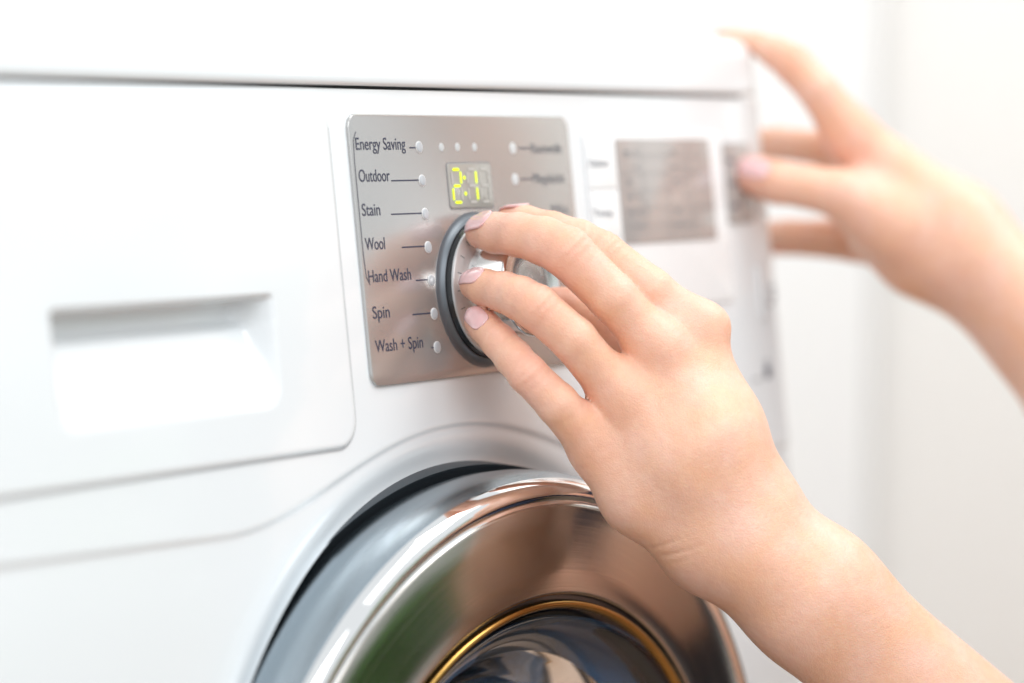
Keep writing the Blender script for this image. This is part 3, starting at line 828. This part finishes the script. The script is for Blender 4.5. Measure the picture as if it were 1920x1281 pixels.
def head(p):
    d = ell(p, hp(0, -0.015, 0.045), HAX, np.array([0.074, 0.094, 0.082]))
    d = smin(d, ell(p, hp(0, 0.030, -0.035), HAX, np.array([0.054, 0.058, 0.066])), 0.04)
    d = smin(d, rcone(p, hp(0, 0.088, 0.020), hp(0, 0.104, -0.012), 0.006, 0.012), 0.014)     # nose
    for s_ in (-1, 1):
        d = smin(d, ell(p, hp(s_*0.074, -0.012, 0.005), HAX, np.array([0.008, 0.018, 0.030])), 0.008)
        d = -smin(-d, sph(p, hp(s_*0.031, 0.098, 0.026), 0.018), 0.014)
        d = smin(d, sph(p, hp(s_*0.031, 0.074, 0.026), 0.0125), 0.002)
    for dz in (-0.037, -0.048):
        d = smin(d, rcone(p, hp(-0.018, 0.080, dz), hp(0.018, 0.080, dz), 0.006, 0.006), 0.008)
    return smin(d, rcone(p, hp(0, -0.015, -0.06), CH_+UDIR*0.05, 0.050, 0.058), 0.025)
def legs(p, g=0.0):
    d = None
    for a, b, c, e in ((HIP-SDIR*0.09, KNL, FTL, -1), (HIP+SDIR*0.09, KNR, FTR, 1)):
        q = smin(rcone(p, a, b, 0.085+g, 0.058+g), rcone(p, b, c, 0.056+g, 0.036+g), 0.03); d = q if d is None else smin(d, q, 0.02)
    return smin(d, sph(p, HIP, 0.145+g), 0.05)
PT, QT, NT = surface(lambda p: smin(smin(trunk(p), head(p), 0.03), legs(p), 0.03), (0.3, -1.0, -0.70), (1.32, 0.0, 0.45), 0.006)
V = np.concatenate([PL, PR, PT]); Q = np.concatenate([QL, QR+len(PL), QT+len(PL)+len(PR)])
me = bpy.data.meshes.new('body')
me.vertices.add(len(V)); me.vertices.foreach_set('co', V.ravel())
me.loops.add(Q.size); me.loops.foreach_set('vertex_index', Q.ravel().astype(np.int32))
me.polygons.add(len(Q)); me.polygons.foreach_set('loop_start', np.arange(0, Q.size, 4, dtype=np.int32))
me.update(calc_edges=True); me.validate()
at_ = me.attributes.new('flush', 'FLOAT', 'POINT'); at_.data.foreach_set('value', np.concatenate([FLL, FLR, np.zeros(len(PT))]).astype(np.float32))
body = link('body', me, M['skin'], person)

# ---- nails
def nail_mat():
    mt, nt, b = mat('pink_nail')
    b.inputs['Base Color'].default_value = (0.80, 0.50, 0.50, 1); b.inputs['Roughness'].default_value = 0.18
    b.inputs['Subsurface Weight'].default_value = 0.25; b.inputs['Subsurface Radius'].default_value = (1, .4, .3); b.inputs['Subsurface Scale'].default_value = 0.002
    b.inputs['Coat Weight'].default_value = 0.5; b.inputs['Coat Roughness'].default_value = 0.08
    return mt
M['nail'] = nail_mat()
def nail(hand, f, dor, wid=1.0, length=1.0, shift=0.0):
    (t, r), (d, rd) = f[0], f[2]
    ax = t-d; ax /= np.linalg.norm(ax); n_ = dor-ax*(dor@ax); n_ /= np.linalg.norm(n_); b_ = np.cross(ax, n_)
    def fsdf(p):
        d_ = None
        for (a, ra), (b, rb) in zip(f[:4], f[1:5]):
            q = rcone(p, a, b, ra, rb); d_ = q if d_ is None else smin(d_, q, 0.0016)
        return d_
    nu, nv = 16, 22; L = 2.15*r*length; half = 0.70*r*wid
    S_ = []; T_ = []
    for j in range(nv+1):
        tt = j/nv; y = -L*0.60+L*tt+shift*r
        e = abs(2*tt-1); wf = max((1-e**5.0)**0.40 if e < 1 else 0.0, 0.03)
        for i in range(nu+1):
            S_.append(half*math.sin((2*i/nu-1)*1.45)/math.sin(1.45)*wf); T_.append(y)
    S_ = np.array(S_); T_ = np.array(T_)
    # drop each point on to the finger along the dorsal direction
    P0 = t+ax[None]*T_[:, None]+b_[None]*S_[:, None]; hgt = np.full(len(S_), 2.2*r)
    for _ in range(40):
        dd = fsdf(P0+n_[None]*hgt[:, None]); hgt = hgt-np.clip(dd, -0.0006, 0.003)*0.8
        hgt = np.maximum(hgt, -0.2*r)
    H = hgt.reshape(nv+1, nu+1)
    # the free edge runs straight on instead of wrapping over the tip
    for j in range(1, nv+1):
        lim = H[j-1]-0.22*(L/nv)*(1+4*max(0, j/nv-0.45))
        H[j] = np.maximum(H[j], lim)
    hgt = H.ravel()
    v = []
    ii = np.arange(nu+1); edge = 1-np.abs(2*ii/nu-1)**5
    for k in range(2):
        for j in range(nv+1):
            ed = edge*(1-(1-min(1, j/3))**2)
            for i in range(nu+1):
                q = j*(nu+1)+i
                off = (0.0001+0.00042*ed[i]) if k == 0 else -0.0006
                v.append(P0[q]+n_*(hgt[q]+off))
    W1 = nu+1; S = (nv+1)*W1; f_ = []
    for j in range(nv):
        for i in range(nu):
            q = (j*W1+i, j*W1+i+1, (j+1)*W1+i+1, (j+1)*W1+i)
            f_.append(q); f_.append(tuple(S+x for x in reversed(q)))
    ring = [i for i in range(nu)]+[nu+j*W1 for j in range(nv)]+[nv*W1+nu-i for i in range(nu)]+[(nv-j)*W1 for j in range(nv)]
    for a, c in zip(ring, ring[1:]+ring[:1]): f_.append((a, S+a, S+c, c))
    bm = bmesh.new(); vs = [bm.verts.new(tuple(p)) for p in v]
    for q in f_: bm.faces.new([vs[i] for i in q])
    return bmobj('fingernail', bm, M['nail'], body)
NLD = [cv(.05, .97, .25), cv(-.30, .64, .74), cv(-.35, .64, .70), cv(-.30, .36, .90)]
for f, dd, ln in zip(LH.F[:4], NLD, (1.0, 1.05, 1.05, 1.1)): nail(LH, f, dd, 1.0, ln)
nail(RH, RH.F[4], cv(-.1, .45, .88), 0.85, 0.8)

# ---- clothing and hair (outside the frame, mirrored in the chrome)
def soft(name, fn, lo_, hi_, h, mtl):
    P, I, N_ = surface(fn, lo_, hi_, h)
    return pydata(name, P, I, mtl, person)
def fabric(name, color):
    return simple(name, color, 0.85, bump=0.4, bscale=700)
M['navy'] = fabric('navy_knit', (0.018, 0.022, 0.040)); M['denim'] = fabric('dark_denim', (0.03, 0.04, 0.075))
M['hair'] = simple('brown_hair', (0.10, 0.055, 0.03), 0.45, bump=0.5, bscale=500)
def top_fn(p):
    d = trunk(p, 0.010)
    for s_, e_ in ((SHL, (EL+EL2)/2), (SHR, (ER+ER2)/2)):
        d = smin(d, rcone(p, s_, s_+(e_-s_)*0.45, 0.066, 0.062), 0.03)
    return np.maximum(d, -sph(p, hp(0, 0.0, -0.10), 0.070))
soft('navy_top', top_fn, (0.2, -1.0, -0.70), (1.3, 0.1, 0.4), 0.007, M['navy'])
soft('trousers', lambda p: legs(p, 0.008), (0.3, -1.05, -0.74), (1.4, 0.0, -0.2), 0.008, M['denim'])
def hair_fn(p):
    d = ell(p, hp(0, -0.022, 0.048), HAX, np.array([0.084, 0.100, 0.090]))
    d = smin(d, rcone(p, hp(0, -0.095, 0.02), hp(0, -0.10, -0.10), 0.045, 0.025), 0.03)
    return np.maximum(d, -ell(p, hp(0, 0.085, 0.0), HAX, np.array([0.072, 0.075, 0.085])))
soft('hair', hair_fn, HD-0.2, HD+0.2, 0.006, M['hair'])

# ---- houseplant mirrored in the door ring
def plant():
    import random
    rnd = random.Random(4)
    base = Vector((0.90, -1.20, FLOOR_Z))
    root = empty('houseplant', base)
    tag(root, 'broad leaved green houseplant in a clay pot, mirrored in the chrome door ring', 'plant')
    M['leaf'] = simple('green_leaf', (0.10, 0.32, 0.025), 0.45, noise=0.08, nscale=20); M['clay'] = simple('clay_pot', (0.35, 0.16, 0.09), 0.8, bump=0.3, bscale=80)
    M['soil'] = simple('soil', (0.03, 0.02, 0.015), 0.9, bump=0.8, bscale=120); M['stem'] = simple('green_stem', (0.08, 0.13, 0.03), 0.6)
    X, Y, Z = (np.eye(3)[i] for i in range(3))
    c = np.array(base)
    lathe('pot', [(0.0, 0.0), (0.085, 0.0), (0.115, 0.19), (0.125, 0.19), (0.125, 0.225), (0.113, 0.225), (0.108, 0.20)], c, X, Y, Z, M['clay'], root, 40)
    lathe('soil', [(0.0, 0.203), (0.06, 0.205), (0.109, 0.200)], c, X, Y, Z, M['soil'], root, 24)
    # leaf mesh, 0.2 m long, folded along the midrib and drooping
    v = []; f = []; n = 9
    for i in range(n+1):
        t = i/n; w = 0.058*math.sin(math.pi*min(1, t*0.97+0.03)**0.75)
        for k in (-1, -0.5, 0, 0.5, 1):
            v.append((w*k, 0.2*t, 0.02*abs(k)*(1-t)-0.05*t*t+0.004*math.sin(9*t+3*k)))
    for i in range(n):
        for k in range(4): f.append((i*5+k, i*5+k+1, (i+1)*5+k+1, (i+1)*5+k))
    lm = bpy.data.meshes.new('leaf'); lm.from_pydata(v, [], f); lm.materials.append(M['leaf'])
    lm.polygons.foreach_set('use_smooth', [True]*len(lm.polygons)); lm.update()
    for sidx in range(18):
        a0 = sidx*2.4; tip = Vector((0.45*math.cos(a0)*rnd.uniform(.4, 1.2), 0.45*math.sin(a0)*rnd.uniform(.4, 1.2), rnd.uniform(0.42, 0.95)))
        p0 = Vector((0.03*math.cos(a0), 0.03*math.sin(a0), 0.2)); P = [p0.lerp(tip, t/6)+Vector((0, 0, 0.05*math.sin(math.pi*t/6))) for t in range(7)]
        vv = []; ff = []
        for i, q in enumerate(P):
            for j in range(6):
                b_ = 2*math.pi*j/6; r_ = 0.006*(1-0.08*i); vv.append(base+q+Vector((r_*math.cos(b_), r_*math.sin(b_), 0)))
        for i in range(6):
            for j in range(6): ff.append((i*6+j, i*6+(j+1) % 6, (i+1)*6+(j+1) % 6, (i+1)*6+j))
        pydata('stem', vv, ff, M['stem'], root)
        for k in range(9):
            t = 0.25+0.75*k/8; q = p0.lerp(tip, t)+Vector((0, 0, 0.05*math.sin(math.pi*t)))
            o = bpy.data.objects.new('leaf', lm); col.objects.link(o); o.parent = root
            o.location = q; sc = rnd.uniform(0.75, 1.25); o.scale = (sc, sc, sc)
            o.rotation_euler = (rnd.uniform(-0.5, 0.7), rnd.uniform(-.4, .4), rnd.uniform(0, 6.28))
plant()
